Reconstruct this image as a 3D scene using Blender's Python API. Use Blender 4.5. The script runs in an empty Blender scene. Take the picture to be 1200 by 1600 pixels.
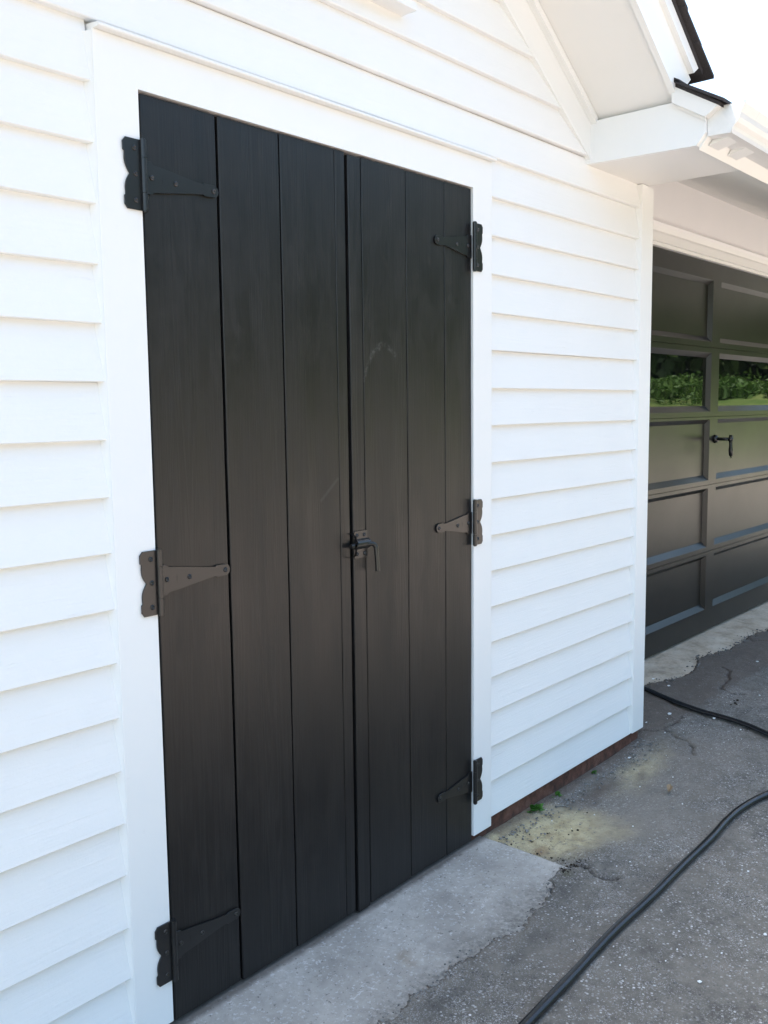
import bpy, bmesh, math, random
import numpy as np
from mathutils import Vector, Matrix, noise as mnoise

random.seed(7)
RNG = np.random.default_rng(11)
SC = bpy.context.scene
COL = SC.collection

# ------------------------------------------------------------------ camera
cam_d = bpy.data.cameras.new("camera")
cam = bpy.data.objects.new("camera", cam_d)
COL.objects.link(cam)
_r = Vector((0.6539709, -0.75642882, -0.01172619))
_u = Vector((0.09195042, 0.06409142, 0.99369885))
_f = Vector((0.75091091, 0.65092836, -0.11146787))
cam.matrix_world = Matrix(((_r.x, _u.x, -_f.x, -1.136), (_r.y, _u.y, -_f.y, -1.6432), (_r.z, _u.z, -_f.z, 1.3325), (0, 0, 0, 1)))
cam_d.sensor_fit = 'VERTICAL'
cam_d.sensor_height = 36.0
cam_d.lens = 36.0 * 1450 / 1600
cam_d.clip_start = 0.02
cam_d.clip_end = 2000
SC.camera = cam

# ------------------------------------------------------------------ sky, sun, exposure
SUN_EL, SUN_AZ = math.radians(69), math.radians(-14)      # azimuth from +y (behind the house), towards -x
sun_dir = Vector((math.sin(SUN_AZ) * math.cos(SUN_EL), math.cos(SUN_AZ) * math.cos(SUN_EL), math.sin(SUN_EL)))
world = bpy.data.worlds.new("World")
SC.world = world
world.use_nodes = True
wn = world.node_tree
wn.nodes.clear()
sky = wn.nodes.new("ShaderNodeTexSky")
sky.sky_type = 'NISHITA'
sky.sun_disc = False
sky.sun_elevation = SUN_EL
sky.sun_rotation = SUN_AZ
sky.air_density = 1.0
sky.dust_density = 3.5
sky.ozone_density = 0.6
bg = wn.nodes.new("ShaderNodeBackground")
bg.inputs[1].default_value = 0.15
wo = wn.nodes.new("ShaderNodeOutputWorld")
wn.links.new(sky.outputs[0], bg.inputs[0])
wn.links.new(bg.outputs[0], wo.inputs[0])
sl = bpy.data.lights.new("sun", 'SUN')
sl.energy = 2.8
sl.angle = math.radians(0.53)
sl.color = (1.0, 0.95, 0.87)
so = bpy.data.objects.new("sun", sl)
so.rotation_euler = sun_dir.to_track_quat('Z', 'Y').to_euler()
COL.objects.link(so)
vs = SC.view_settings
vs.view_transform = 'Standard'
vs.look = 'None'
vs.gamma = 1.0
vs.exposure = 2.03
vs.use_curve_mapping = False
vs.use_white_balance = True
vs.white_balance_temperature = 6420
vs.white_balance_tint = 1
SC.cycles.max_bounces = 7
SC.cycles.diffuse_bounces = 4
SC.cycles.glossy_bounces = 3
SC.cycles.transmission_bounces = 2
SC.cycles.use_adaptive_sampling = True
SC.cycles.adaptive_threshold = 0.015

# ------------------------------------------------------------------ node helper
class NT:
    def __init__(s, name):
        s.m = bpy.data.materials.new(name)
        s.m.use_nodes = True
        s.t = s.m.node_tree
        s.t.nodes.clear()
        s.out = s.t.nodes.new("ShaderNodeOutputMaterial")
        s.b = s.t.nodes.new("ShaderNodeBsdfPrincipled")
        s.t.links.new(s.b.outputs[0], s.out.inputs[0])
        s._pos = None

    def put(s, sock, v):
        if v is None:
            return
        if hasattr(v, 'is_linked') or isinstance(v, bpy.types.NodeSocket):
            s.t.links.new(v, sock)
        elif isinstance(v, (tuple, list)) and len(v) == 3 and sock.type == 'RGBA':
            sock.default_value = (*v, 1)
        else:
            sock.default_value = v

    def pos(s):
        if s._pos is None:
            s._pos = s.t.nodes.new("ShaderNodeNewGeometry").outputs['Position']
        return s._pos

    def math(s, op, a, b=0.0, c=0.0, clamp=False):
        n = s.t.nodes.new("ShaderNodeMath")
        n.operation = op
        n.use_clamp = clamp
        for i, v in enumerate((a, b, c)):
            s.put(n.inputs[i], v)
        return n.outputs[0]

    def vmath(s, op, a, b=None, scale=None):
        n = s.t.nodes.new("ShaderNodeVectorMath")
        n.operation = op
        s.put(n.inputs[0], a)
        if b is not None:
            s.put(n.inputs[1], b)
        if scale is not None:
            s.put(n.inputs[3], scale)
        return n.outputs['Value'] if op in ('LENGTH', 'DOT_PRODUCT', 'DISTANCE') else n.outputs[0]

    def scaled(s, v):
        return s.vmath('MULTIPLY', s.pos(), v)

    def noise(s, vec, scale, detail=3, rough=0.55, dist=0.0):
        n = s.t.nodes.new("ShaderNodeTexNoise")
        s.put(n.inputs['Vector'], vec)
        n.inputs['Scale'].default_value = scale
        n.inputs['Detail'].default_value = detail
        n.inputs['Roughness'].default_value = rough
        n.inputs['Distortion'].default_value = dist
        return n.outputs[0]

    def voro(s, vec, scale, feature='F1', out='Distance', rnd=1.0):
        n = s.t.nodes.new("ShaderNodeTexVoronoi")
        n.feature = feature
        s.put(n.inputs['Vector'], vec)
        n.inputs['Scale'].default_value = scale
        n.inputs['Randomness'].default_value = rnd
        return n.outputs[out]

    def ramp(s, fac, stops):
        n = s.t.nodes.new("ShaderNodeValToRGB")
        e = n.color_ramp.elements
        while len(e) < len(stops):
            e.new(0.5)
        for k, (p, c) in zip(e, stops):
            k.position = p
            k.color = (*c, 1) if isinstance(c, (tuple, list)) else (c, c, c, 1)
        s.put(n.inputs[0], fac)
        return n.outputs[0]

    def mrange(s, v, a, b, c=0.0, d=1.0, smooth=False):
        n = s.t.nodes.new("ShaderNodeMapRange")
        n.interpolation_type = 'SMOOTHSTEP' if smooth else 'LINEAR'
        for i, q in enumerate((v, a, b, c, d)):
            s.put(n.inputs[i], q)
        return n.outputs[0]

    def mix(s, f, a, b, mode='MIX'):
        n = s.t.nodes.new("ShaderNodeMix")
        n.data_type = 'RGBA'
        n.blend_type = mode
        s.put(n.inputs[0], f)
        s.put(n.inputs[6], a)
        s.put(n.inputs[7], b)
        return n.outputs[2]

    def bump(s, h, strength=0.3, dist=0.002, prev=None):
        n = s.t.nodes.new("ShaderNodeBump")
        n.inputs['Strength'].default_value = strength
        n.inputs['Distance'].default_value = dist
        s.put(n.inputs['Height'], h)
        if prev is not None:
            s.put(n.inputs['Normal'], prev)
        return n.outputs[0]

    def ellipse(s, cx, cy, rx, ry, soft=0.6, rot=0.0, warp=None):
        """soft 0..1 mask round a point of the ground"""
        p = s.vmath('SUBTRACT', s.pos(), (cx, cy, 0))
        if warp is not None:
            p = s.vmath('ADD', p, warp)
        c, q = math.cos(rot), math.sin(rot)
        a = s.vmath('DOT_PRODUCT', p, (c / rx, q / rx, 0))
        b = s.vmath('DOT_PRODUCT', p, (-q / ry, c / ry, 0))
        d = s.math('SQRT', s.math('ADD', s.math('MULTIPLY', a, a), s.math('MULTIPLY', b, b)))
        return s.mrange(d, 1.0, 1.0 - soft, 0.0, 1.0, True)

    def segment(s, a, b):
        """distance to a segment"""
        a, b = Vector(a), Vector(b)
        ab = b - a
        pa = s.vmath('SUBTRACT', s.pos(), tuple(a))
        h = s.math('DIVIDE', s.vmath('DOT_PRODUCT', pa, tuple(ab)), ab.length_squared, clamp=True)
        n = s.t.nodes.new("ShaderNodeVectorMath")
        n.operation = 'SCALE'
        n.inputs[0].default_value = tuple(ab)
        s.t.links.new(h, n.inputs[3])
        return s.vmath('DISTANCE', pa, n.outputs[0])

    def warpvec(s, scale, amp):
        n = s.t.nodes.new("ShaderNodeTexNoise")
        s.put(n.inputs['Vector'], s.pos())
        n.inputs['Scale'].default_value = scale
        n.inputs['Detail'].default_value = 4
        v = s.vmath('SUBTRACT', n.outputs[1], (0.5, 0.5, 0.5))
        return s.vmath('MULTIPLY', v, (amp, amp, amp))

    def done(s, col, rough=0.5, normal=None, metal=0.0, spec=0.5, ior=None, **kw):
        s.put(s.b.inputs['Base Color'], col)
        s.put(s.b.inputs['Roughness'], rough)
        s.b.inputs['Metallic'].default_value = metal
        s.b.inputs['Specular IOR Level'].default_value = spec
        if ior:
            s.b.inputs['IOR'].default_value = ior
        if normal is not None:
            s.put(s.b.inputs['Normal'], normal)
        return s.m


# ------------------------------------------------------------------ materials
def mat_white_siding():
    n = NT("white_painted_clapboard")
    v = n.scaled((2.2, 8, 40))
    grain = n.noise(v, 3.0, 5, 0.6, 0.4)
    crack = n.mrange(n.noise(n.scaled((3.5, 10, 70)), 2.2, 4, 0.7, 0.6), 0.66, 0.72)
    patch = n.mrange(n.noise(n.pos(), 2.4, 3), 0.45, 0.65)
    fine = n.noise(n.pos(), 160, 2)
    h = n.math('ADD', n.math('MULTIPLY', grain, 0.8), n.math('MULTIPLY', fine, 0.25))
    h = n.math('SUBTRACT', h, n.math('MULTIPLY', n.math('MULTIPLY', crack, patch), 0.6))
    col = n.mix(n.noise(n.pos(), 3.0, 4), (0.81, 0.815, 0.81), (0.85, 0.85, 0.84))
    dirt = n.mrange(n.noise(n.scaled((14, 14, 30)), 2.5, 5, 0.65), 0.70, 0.80)
    col = n.mix(n.math('MULTIPLY', dirt, 0.16), col, (0.55, 0.55, 0.50))
    return n.done(col, n.mrange(grain, 0.2, 0.8, 0.48, 0.60), n.bump(h, 0.6, 0.0022))


def mat_white_trim():
    n = NT("white_painted_trim")
    g = n.noise(n.scaled((14, 14, 3)), 4.0, 4, 0.6)
    fine = n.noise(n.pos(), 120, 2)
    col = n.mix(n.noise(n.pos(), 5, 4), (0.82, 0.825, 0.82), (0.86, 0.86, 0.85))
    dirt = n.mrange(n.noise(n.pos(), 26, 5, 0.7), 0.68, 0.80)
    col = n.mix(n.math('MULTIPLY', dirt, 0.10), col, (0.5, 0.49, 0.44))
    h = n.math('ADD', g, n.math('MULTIPLY', fine, 0.4))
    return n.done(col, 0.46, n.bump(h, 0.22, 0.0015))


def mat_white_soffit():
    n = NT("white_painted_soffit_plywood")
    g = n.noise(n.scaled((4, 14, 4)), 5.0, 4, 0.6)
    col = n.mix(n.noise(n.pos(), 4, 4), (0.80, 0.79, 0.765), (0.84, 0.83, 0.81))
    return n.done(col, 0.55, n.bump(g, 0.2, 0.001))


def mat_black_door():
    n = NT("black_satin_door_paint")
    g1 = n.noise(n.scaled((60, 60, 1.6)), 3.2, 5, 0.65, 0.5)
    g2 = n.noise(n.scaled((210, 210, 3.0)), 2.0, 3, 0.6)
    wv = n.noise(n.scaled((7, 7, 1.0)), 1.6, 3, 0.55, 0.3)
    ripple = n.noise(n.scaled((3, 3, 70)), 2.0, 3, 0.6)
    h = n.math('ADD', n.math('MULTIPLY', g1, 0.55), n.math('MULTIPLY', g2, 0.34))
    h = n.math('ADD', h, n.math('MULTIPLY', ripple, 0.07))
    g3 = n.noise(n.scaled((26, 26, 0.75)), 1.0, 2, 0.45, 0.25)
    band = n.math('SINE', n.math('MULTIPLY', g3, 105.0))
    gm = n.mrange(n.noise(n.scaled((6, 6, 0.5)), 1.7, 2), 0.40, 0.62, 0.12, 1.0)
    band = n.math('MULTIPLY', band, gm)
    h = n.math('ADD', h, n.math('MULTIPLY', band, 0.13))
    # chalky scuffs rubbed onto the right leaf
    d = None
    for a, b in (((0.662, -0.018, 1.405), (0.700, -0.018, 1.478)), ((0.700, -0.018, 1.478), (0.728, -0.018, 1.497)),
                 ((0.728, -0.018, 1.488), (0.735, -0.018, 1.499)), ((0.752, -0.018, 1.498), (0.790, -0.018, 1.474))):
        q = n.segment(a, b)
        d = q if d is None else n.math('MINIMUM', d, q)
    sc = n.mrange(d, 0.010, 0.0, 0.0, 1.0, True)
    sc = n.math('MULTIPLY', sc, n.mrange(n.noise(n.pos(), 90, 4, 0.7), 0.42, 0.62))
    d2 = n.segment((0.50, -0.018, 1.105), (0.56, -0.018, 1.155))
    sc2 = n.math('MULTIPLY', n.mrange(d2, 0.007, 0.0, 0.0, 1.0, True), 0.35)
    sc = n.math('MAXIMUM', sc, sc2)
    dust = n.mrange(n.noise(n.scaled((9, 9, 4)), 3.0, 5, 0.7), 0.45, 0.8)
    col = n.mix(g1, (0.0040, 0.0040, 0.0046), (0.0125, 0.0118, 0.0118))
    col = n.mix(n.mrange(band, -0.2, 1.0, 0.0, 0.5), col, (0.0195, 0.0185, 0.0185))
    col = n.mix(n.math('MULTIPLY', dust, 0.14), col, (0.040, 0.037, 0.034))
    col = n.mix(n.math('MULTIPLY', sc, 0.30), col, (0.16, 0.155, 0.155))
    rough = n.math('ADD', n.mrange(wv, 0.3, 0.7, 0.30, 0.40), n.math('MULTIPLY', dust, 0.10))
    return n.done(col, rough, n.bump(h, 0.46, 0.0013), spec=0.44)


def mat_black_gap_shade():
    n = NT("black_joint_paint_and_shade")  # joint paint; also painted shade behind the door and on the bolt keeper
    return n.done(n.mix(n.noise(n.pos(), 40, 3), (0.006, 0.006, 0.006), (0.012, 0.011, 0.011)), 0.75, spec=0.2)


def mat_hinge():
    n = NT("black_coated_hinge_steel")
    return n.done(n.mix(n.noise(n.pos(), 14, 2), (0.0085, 0.0085, 0.009), (0.012, 0.0118, 0.0118)), 0.29, spec=0.62)


def mat_garage_door():
    n = NT("black_gloss_garage_door_paint")
    g = n.noise(n.scaled((2.0, 10, 34)), 4.0, 4, 0.6, 0.3)
    wv = n.noise(n.pos(), 3.0, 3)
    dust = n.mrange(n.noise(n.pos(), 9, 5, 0.7), 0.45, 0.75)
    col = n.mix(g, (0.009, 0.0088, 0.0085), (0.014, 0.013, 0.0125))
    col = n.mix(n.math('MULTIPLY', dust, 0.2), col, (0.045, 0.041, 0.035))
    return n.done(col, n.mrange(wv, 0.3, 0.7, 0.28, 0.33), n.bump(g, 0.07, 0.0007))


def mat_glass():
    n = NT("dark_window_glass")
    w1 = n.noise(n.scaled((1.2, 1, 6)), 1.6, 1, 0.4)
    return n.done((0.006, 0.007, 0.007), 0.015, n.bump(w1, 0.22, 0.004), ior=1.75)


def mat_gutter():
    n = NT("white_enamelled_aluminium")
    col = n.mix(n.noise(n.scaled((4, 30, 30)), 3, 5), (0.78, 0.775, 0.76), (0.84, 0.835, 0.82))
    streak = n.mrange(n.noise(n.scaled((55, 3, 3)), 1.5, 4, 0.7), 0.62, 0.76)
    col = n.mix(n.math('MULTIPLY', streak, 0.22), col, (0.36, 0.31, 0.24))
    return n.done(col, 0.28, n.bump(n.noise(n.pos(), 9, 2), 0.08, 0.003))


def mat_shingle():
    n = NT("charcoal_asphalt_shingle")
    gr = n.voro(n.pos(), 420)
    col = n.mix(n.noise(n.pos(), 330, 2), (0.020, 0.019, 0.022), (0.085, 0.078, 0.080))
    return n.done(col, 0.9, n.bump(gr, 0.5, 0.002), spec=0.2)


def mat_foundation():
    n = NT("rust_brown_masonry_paint")
    a = n.noise(n.pos(), 22, 5, 0.65)
    col = n.ramp(a, [(0.30, (0.045, 0.028, 0.022)), (0.52, (0.135, 0.062, 0.044)), (0.75, (0.20, 0.115, 0.085))])
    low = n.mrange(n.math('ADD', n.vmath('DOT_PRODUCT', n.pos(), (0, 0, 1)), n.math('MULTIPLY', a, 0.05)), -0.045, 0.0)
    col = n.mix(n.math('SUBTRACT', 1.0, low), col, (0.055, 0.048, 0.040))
    return n.done(col, 0.85, n.bump(n.noise(n.pos(), 70, 5, 0.7), 0.6, 0.004), spec=0.25)


def mat_concrete():
    n = NT("worn_grey_concrete")
    big = n.noise(n.pos(), 4.5, 5, 0.6)
    mid = n.noise(n.pos(), 38, 5, 0.7)
    col = n.ramp(big, [(0.3, (0.32, 0.293, 0.258)), (0.55, (0.45, 0.415, 0.368)), (0.75, (0.53, 0.492, 0.44))])
    col = n.mix(n.mrange(mid, 0.35, 0.7, 0.0, 0.45), col, (0.25, 0.228, 0.204))
    spm = n.mrange(n.noise(n.pos(), 7, 4, 0.6), 0.40, 0.62, 0.3, 1.0)
    sp = n.mrange(n.noise(n.pos(), 105, 3, 0.65), 0.585, 0.63)
    col = n.mix(n.math('MULTIPLY', sp, n.math('MULTIPLY', spm, 0.75)), col, (0.66, 0.64, 0.62))
    dk = n.mrange(n.noise(n.vmath('ADD', n.pos(), (3.1, 1.7, 0.4)), 88, 4, 0.7), 0.615, 0.66)
    col = n.mix(n.math('MULTIPLY', dk, 0.7), col, (0.085, 0.078, 0.07))
    blot = n.mrange(n.noise(n.vmath('ADD', n.pos(), (7.0, 2.0, 0.0)), 11, 5, 0.7), 0.52, 0.72)
    col = n.mix(n.math('MULTIPLY', blot, 0.35), col, (0.21, 0.19, 0.165))
    warp = n.warpvec(9, 0.10)
    tan = n.ellipse(0.55, -0.25, 0.05, 0.035, 0.9, 0.3, warp)
    col = n.mix(n.math('MULTIPLY', tan, 0.55), col, (0.25, 0.20, 0.14))
    fy = n.mrange(n.vmath('DOT_PRODUCT', n.vmath('ADD', n.pos(), n.warpvec(8, 0.16)), (0, 1, 0)), -0.25, -0.385, 0.0, 1.0, True)
    gritn = n.mrange(n.noise(n.pos(), 60, 4, 0.75), 0.38, 0.60, 0.25, 0.85)
    col = n.mix(n.math('MULTIPLY', fy, gritn), col, (0.150, 0.136, 0.117))
    # brown shadow line painted where the door meets the slab
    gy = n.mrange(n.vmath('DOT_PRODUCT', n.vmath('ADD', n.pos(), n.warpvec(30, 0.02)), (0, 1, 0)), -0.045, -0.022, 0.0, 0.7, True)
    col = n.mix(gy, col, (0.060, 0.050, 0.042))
    h = n.math('ADD', n.math('MULTIPLY', mid, 0.6), n.math('MULTIPLY', n.noise(n.pos(), 170, 3, 0.7), 0.4))
    return n.done(col, 0.88, n.bump(h, 0.5, 0.003), spec=0.3)


def mat_apron():
    n = NT("tan_stained_concrete")
    a = n.noise(n.pos(), 7, 5, 0.65)
    col = n.ramp(a, [(0.3, (0.38, 0.31, 0.23)), (0.5, (0.56, 0.47, 0.36)), (0.72, (0.64, 0.565, 0.46))])
    col = n.mix(n.mrange(n.noise(n.pos(), 55, 4, 0.7), 0.5, 0.8, 0, 0.5), col, (0.13, 0.115, 0.10))
    return n.done(col, 0.9, n.bump(n.noise(n.pos(), 60, 5, 0.7), 0.6, 0.005), spec=0.25)


def mat_asphalt():
    n = NT("weathered_asphalt")
    big = n.noise(n.pos(), 1.7, 5, 0.6)
    mid = n.noise(n.pos(), 17, 6, 0.78)
    base = n.ramp(mid, [(0.30, (0.050, 0.045, 0.039)), (0.50, (0.130, 0.118, 0.101)), (0.72, (0.225, 0.204, 0.172))])
    worn = n.mrange(big, 0.35, 0.68)
    base = n.mix(n.math('MULTIPLY', worn, 0.55), base, (0.220, 0.190, 0.155))
    # aggregate: two sizes of stones, some pale, some dark
    wv = n.pos()
    c1 = n.voro(wv, 122, out='Color')
    d1 = n.voro(wv, 122)
    s1 = n.math('MULTIPLY', n.mrange(d1, 0.46, 0.30), n.mrange(n.vmath('DOT_PRODUCT', c1, (1, 0, 0)), 0.58, 0.80))
    tint = n.ramp(n.vmath('DOT_PRODUCT', c1, (0, 1, 0)), [(0.0, (0.28, 0.262, 0.245)), (0.5, (0.36, 0.34, 0.315)), (0.85, (0.47, 0.445, 0.42)), (1.0, (0.68, 0.66, 0.64))])
    speck = n.mrange(n.noise(n.pos(), 5.0, 4, 0.6), 0.36, 0.60, 0.30, 1.0)
    col = n.mix(n.math('MULTIPLY', s1, speck), base, tint)
    c2 = n.voro(wv, 290, out='Color')
    d2 = n.voro(wv, 290)
    s2 = n.math('MULTIPLY', n.mrange(d2, 0.48, 0.30), n.mrange(n.vmath('DOT_PRODUCT', c2, (0, 0, 1)), 0.45, 0.70))
    col = n.mix(n.math('MULTIPLY', s2, n.math('MULTIPLY', speck, 0.75)), col, (0.42, 0.41, 0.40))
    dk = n.math('MULTIPLY', n.mrange(d1, 0.50, 0.34), n.mrange(n.vmath('DOT_PRODUCT', c1, (0, 0, 1)), 0.74, 0.86))
    col = n.mix(n.math('MULTIPLY', dk, 0.6), col, (0.045, 0.043, 0.043))
    # dark raw edge of the asphalt beside the slab, cracks coloured with dirt and the shade of their depth
    wd = n.warpvec(11, 0.14)
    raw = None
    for (cx_, cy_, rx_, ry_) in ((0.46, -0.425, 0.17, 0.05), (0.80, -0.455, 0.20, 0.05), (1.08, -0.40, 0.13, 0.06), (1.30, -0.42, 0.12, 0.05)):
        e_ = n.ellipse(cx_, cy_, rx_, ry_, 0.9, 0.0, wd)
        raw = e_ if raw is None else n.math('MAXIMUM', raw, e_)
    col = n.mix(n.math('MULTIPLY', raw, 0.38), col, (0.060, 0.056, 0.052))
    at = n.t.nodes.new("ShaderNodeAttribute")
    at.attribute_name = "crack"
    col = n.mix(at.outputs['Fac'], col, (0.016, 0.014, 0.012))
    # fine silt: pale yellow sand washed against the foundation, brown soil beside it, faint drag marks
    w = n.warpvec(6, 0.20)
    w2 = n.warpvec(16, 0.09)
    sand = n.ellipse(1.40, -0.17, 0.34, 0.25, 0.75, -0.25, w)
    sand = n.math('MAXIMUM', sand, n.math('MULTIPLY', n.ellipse(1.27, -0.08, 0.14, 0.10, 0.7, 0, w2), 0.9))
    sandb = n.ellipse(2.08, -0.15, 0.36, 0.13, 1.0, 0.15, w)
    sand = n.math('MAXIMUM', sand, n.math('MULTIPLY', sandb, 0.6))
    sand = n.math('MULTIPLY', sand, n.mrange(n.noise(n.pos(), 55, 5, 0.75), 0.34, 0.48, 0.30, 1.0))
    silt = n.ramp(n.noise(n.pos(), 24, 4), [(0.3, (0.38, 0.30, 0.165)), (0.6, (0.56, 0.475, 0.285))])
    col = n.mix(n.math('MULTIPLY', sand, 0.95), col, silt)
    rust = n.ellipse(1.27, -0.19, 0.05, 0.035, 0.95, 0, w2)
    col = n.mix(n.math('MULTIPLY', rust, 0.6), col, (0.22, 0.12, 0.055))
    soil = n.math('MAXIMUM', n.ellipse(1.80, -0.12, 0.20, 0.055, 0.85, 0.1, w2), n.math('MULTIPLY', n.ellipse(2.02, -0.17, 0.10, 0.03, 0.9, 0.2, w2), 0.8))
    strip = n.math('MULTIPLY', n.mrange(n.vmath('DOT_PRODUCT', n.vmath('ADD', n.pos(), w2), (0, 1, 0)), -0.065, -0.020, 0, 1, True),
                   n.mrange(n.vmath('DOT_PRODUCT', n.pos(), (1, 0, 0)), 1.15, 1.35))
    soil = n.math('MAXIMUM', soil, n.math('MULTIPLY', strip, 0.85))
    col = n.mix(n.math('MULTIPLY', soil, 0.7), col, (0.105, 0.078, 0.060))
    haze = n.ellipse(1.75, -0.33, 0.55, 0.20, 0.9, 0.1, w)
    col = n.mix(n.math('MULTIPLY', haze, 0.42), col, (0.24, 0.212, 0.178))
    warmp = n.ellipse(2.25, -0.30, 0.5, 0.25, 0.95, 0.3, w)
    col = n.mix(n.math('MULTIPLY', warmp, 0.30), col, (0.25, 0.21, 0.172))
    moss = n.ellipse(1.16, -0.345, 0.05, 0.03, 0.9, 0, w2)
    col = n.mix(n.math('MULTIPLY', moss, 0.7), col, (0.075, 0.072, 0.035))
    h = n.math('ADD', n.math('MULTIPLY', n.mrange(d1, 0.55, 0.1), 0.6), n.math('MULTIPLY', n.mrange(d2, 0.55, 0.1), 0.35))
    h = n.math('ADD', h, n.math('MULTIPLY', n.noise(n.pos(), 220, 2), 0.3))
    return n.done(col, 0.86, n.bump(h, 0.65, 0.0035), spec=0.35)


def mat_hose():
    n = NT("black_rubber_hose")
    t = n.noise(n.pos(), 55, 4, 0.6)
    dust = n.mrange(n.noise(n.pos(), 18, 5, 0.7), 0.45, 0.75)
    col = n.mix(n.math('MULTIPLY', dust, 0.2), (0.010, 0.010, 0.012), (0.05, 0.047, 0.043))
    return n.done(col, 0.27, n.bump(t, 0.05, 0.001))


def mat_simple(name, a, b, scale, rough, spec=0.4, trans=0.0):
    n = NT(name)
    m = n.done(n.mix(n.mrange(n.noise(n.pos(), scale, 4), 0.35, 0.65), a, b), rough, spec=spec)
    return m


def mat_leaf(name, a, b, scale, rough=0.55):
    n = NT(name)
    col = n.mix(n.mrange(n.noise(n.pos(), scale, 3), 0.35, 0.65), a, b)
    m = n.done(col, rough, spec=0.3)
    tr = n.t.nodes.new("ShaderNodeBsdfTranslucent")
    n.put(tr.inputs[0], col)
    mx = n.t.nodes.new("ShaderNodeMixShader")
    mx.inputs[0].default_value = 0.25
    n.t.links.new(n.b.outputs[0], mx.inputs[1])
    n.t.links.new(tr.outputs[0], mx.inputs[2])
    n.t.links.new(mx.outputs[0], n.out.inputs[0])
    return m


M = dict(
    siding=mat_white_siding(), trim=mat_white_trim(), soffit=mat_white_soffit(), door=mat_black_door(), gap_shade=mat_black_gap_shade(),
    hinge=mat_hinge(), gdoor=mat_garage_door(), glass=mat_glass(), gutter=mat_gutter(), shingle=mat_shingle(),
    found=mat_foundation(), conc=mat_concrete(), apron=mat_apron(), asphalt=mat_asphalt(), hose=mat_hose(),
    chip=mat_simple("white_paint_flake", (0.75, 0.75, 0.74), (0.82, 0.82, 0.8), 90, 0.6),
    grit=mat_simple("mixed_stone_grit", (0.07, 0.065, 0.06), (0.30, 0.29, 0.27), 60, 0.85),
    crumb=mat_simple("dark_soil_crumb", (0.022, 0.018, 0.014), (0.06, 0.045, 0.032), 80, 0.95, 0.2),
    dryleaf=mat_simple("dry_leaf", (0.20, 0.135, 0.075), (0.30, 0.22, 0.13), 60, 0.7),
    weed=mat_leaf("weed_leaf", (0.05, 0.15, 0.022), (0.10, 0.24, 0.045), 50),
    gravel=mat_simple("bounce_tan_gravel", (0.31, 0.244, 0.222), (0.46, 0.368, 0.332), 14, 0.95, 0.2),
    grass=mat_simple("meadow_grass", (0.070, 0.115, 0.026), (0.135, 0.165, 0.05), 0.55, 0.9, 0.2),
    shrub=mat_leaf("shrub_leaf", (0.055, 0.115, 0.020), (0.115, 0.185, 0.042), 0.7),
    tree=mat_leaf("woodland_leaf", (0.030, 0.062, 0.016), (0.120, 0.175, 0.050), 0.28),
)

# ------------------------------------------------------------------ mesh helpers
def link(name, me, mat, parent=None, smooth=False):
    o = bpy.data.objects.new(name, me)
    COL.objects.link(o)
    if mat is not None:
        me.materials.append(M[mat])
    if parent is not None:
        o.parent = parent
    if smooth:
        for p in me.polygons:
            p.use_smooth = True
    return o


def from_bm(name, bm, mat, parent=None, smooth=False):
    bmesh.ops.recalc_face_normals(bm, faces=bm.faces)
    me = bpy.data.meshes.new(name)
    bm.to_mesh(me)
    bm.free()
    return link(name, me, mat, parent, smooth)


def box(bm, x0, x1, y0, y1, z0, z1, bev=0.0):
    m = bmesh.ops.create_cube(bm, size=1.0)
    for v in m['verts']:
        v.co = Vector((x0 + (v.co.x + .5) * (x1 - x0), y0 + (v.co.y + .5) * (y1 - y0), z0 + (v.co.z + .5) * (z1 - z0)))
    if bev:
        es = list({e for v in m['verts'] for e in v.link_edges})
        bmesh.ops.bevel(bm, geom=es, offset=bev, segments=2, affect='EDGES', profile=0.6)


def boxo(name, mat, parent, *a, bev=0.0):
    bm = bmesh.new()
    box(bm, *a, bev=bev)
    return from_bm(name, bm, mat, parent)


def prism(bm, pts, axis, a, b):
    """extrude a 2-D outline along an axis ('x': pts are (y,z); 'y': pts are (x,z); 'z': pts are (x,y))"""
    def co(p, t):
        return {'x': (t, p[0], p[1]), 'y': (p[0], t, p[1]), 'z': (p[0], p[1], t)}[axis]
    A = [bm.verts.new(co(p, a)) for p in pts]
    B = [bm.verts.new(co(p, b)) for p in pts]
    n = len(pts)
    fs = [bm.faces.new(A), bm.faces.new(B[::-1])]
    for i in range(n):
        fs.append(bm.faces.new((A[i], B[i], B[(i + 1) % n], A[(i + 1) % n])))
    return A + B, fs


def prismo(name, mat, parent, pts, axis, a, b, bev=0.0):
    bm = bmesh.new()
    vs_, _ = prism(bm, pts, axis, a, b)
    if bev:
        bmesh.ops.bevel(bm, geom=list(bm.edges), offset=bev, segments=2, affect='EDGES', profile=0.6)
    return from_bm(name, bm, mat, parent)


def tube(bm, pts, r, seg=12, cap=True, flat=None):
    pts = [Vector(p) for p in pts]
    rings = []
    up = Vector((0, 0, 1))
    for i, p in enumerate(pts):
        t = (pts[min(i + 1, len(pts) - 1)] - pts[max(i - 1, 0)]).normalized()
        s = t.cross(up)
        if s.length < 1e-3:
            s = t.cross(Vector((0, 1, 0)))
        s.normalize()
        n = s.cross(t).normalized()
        ri = r[i] if hasattr(r, '__len__') else r
        fl = flat if flat else (1, 1)
        rings.append([bm.verts.new(p + s * math.cos(2 * math.pi * k / seg) * ri * fl[0] + n * math.sin(2 * math.pi * k / seg) * ri * fl[1]) for k in range(seg)])
    for a, b in zip(rings, rings[1:]):
        for k in range(seg):
            bm.faces.new((a[k], a[(k + 1) % seg], b[(k + 1) % seg], b[k]))
    if cap:
        bm.faces.new(rings[0][::-1])
        bm.faces.new(rings[-1])


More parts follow.
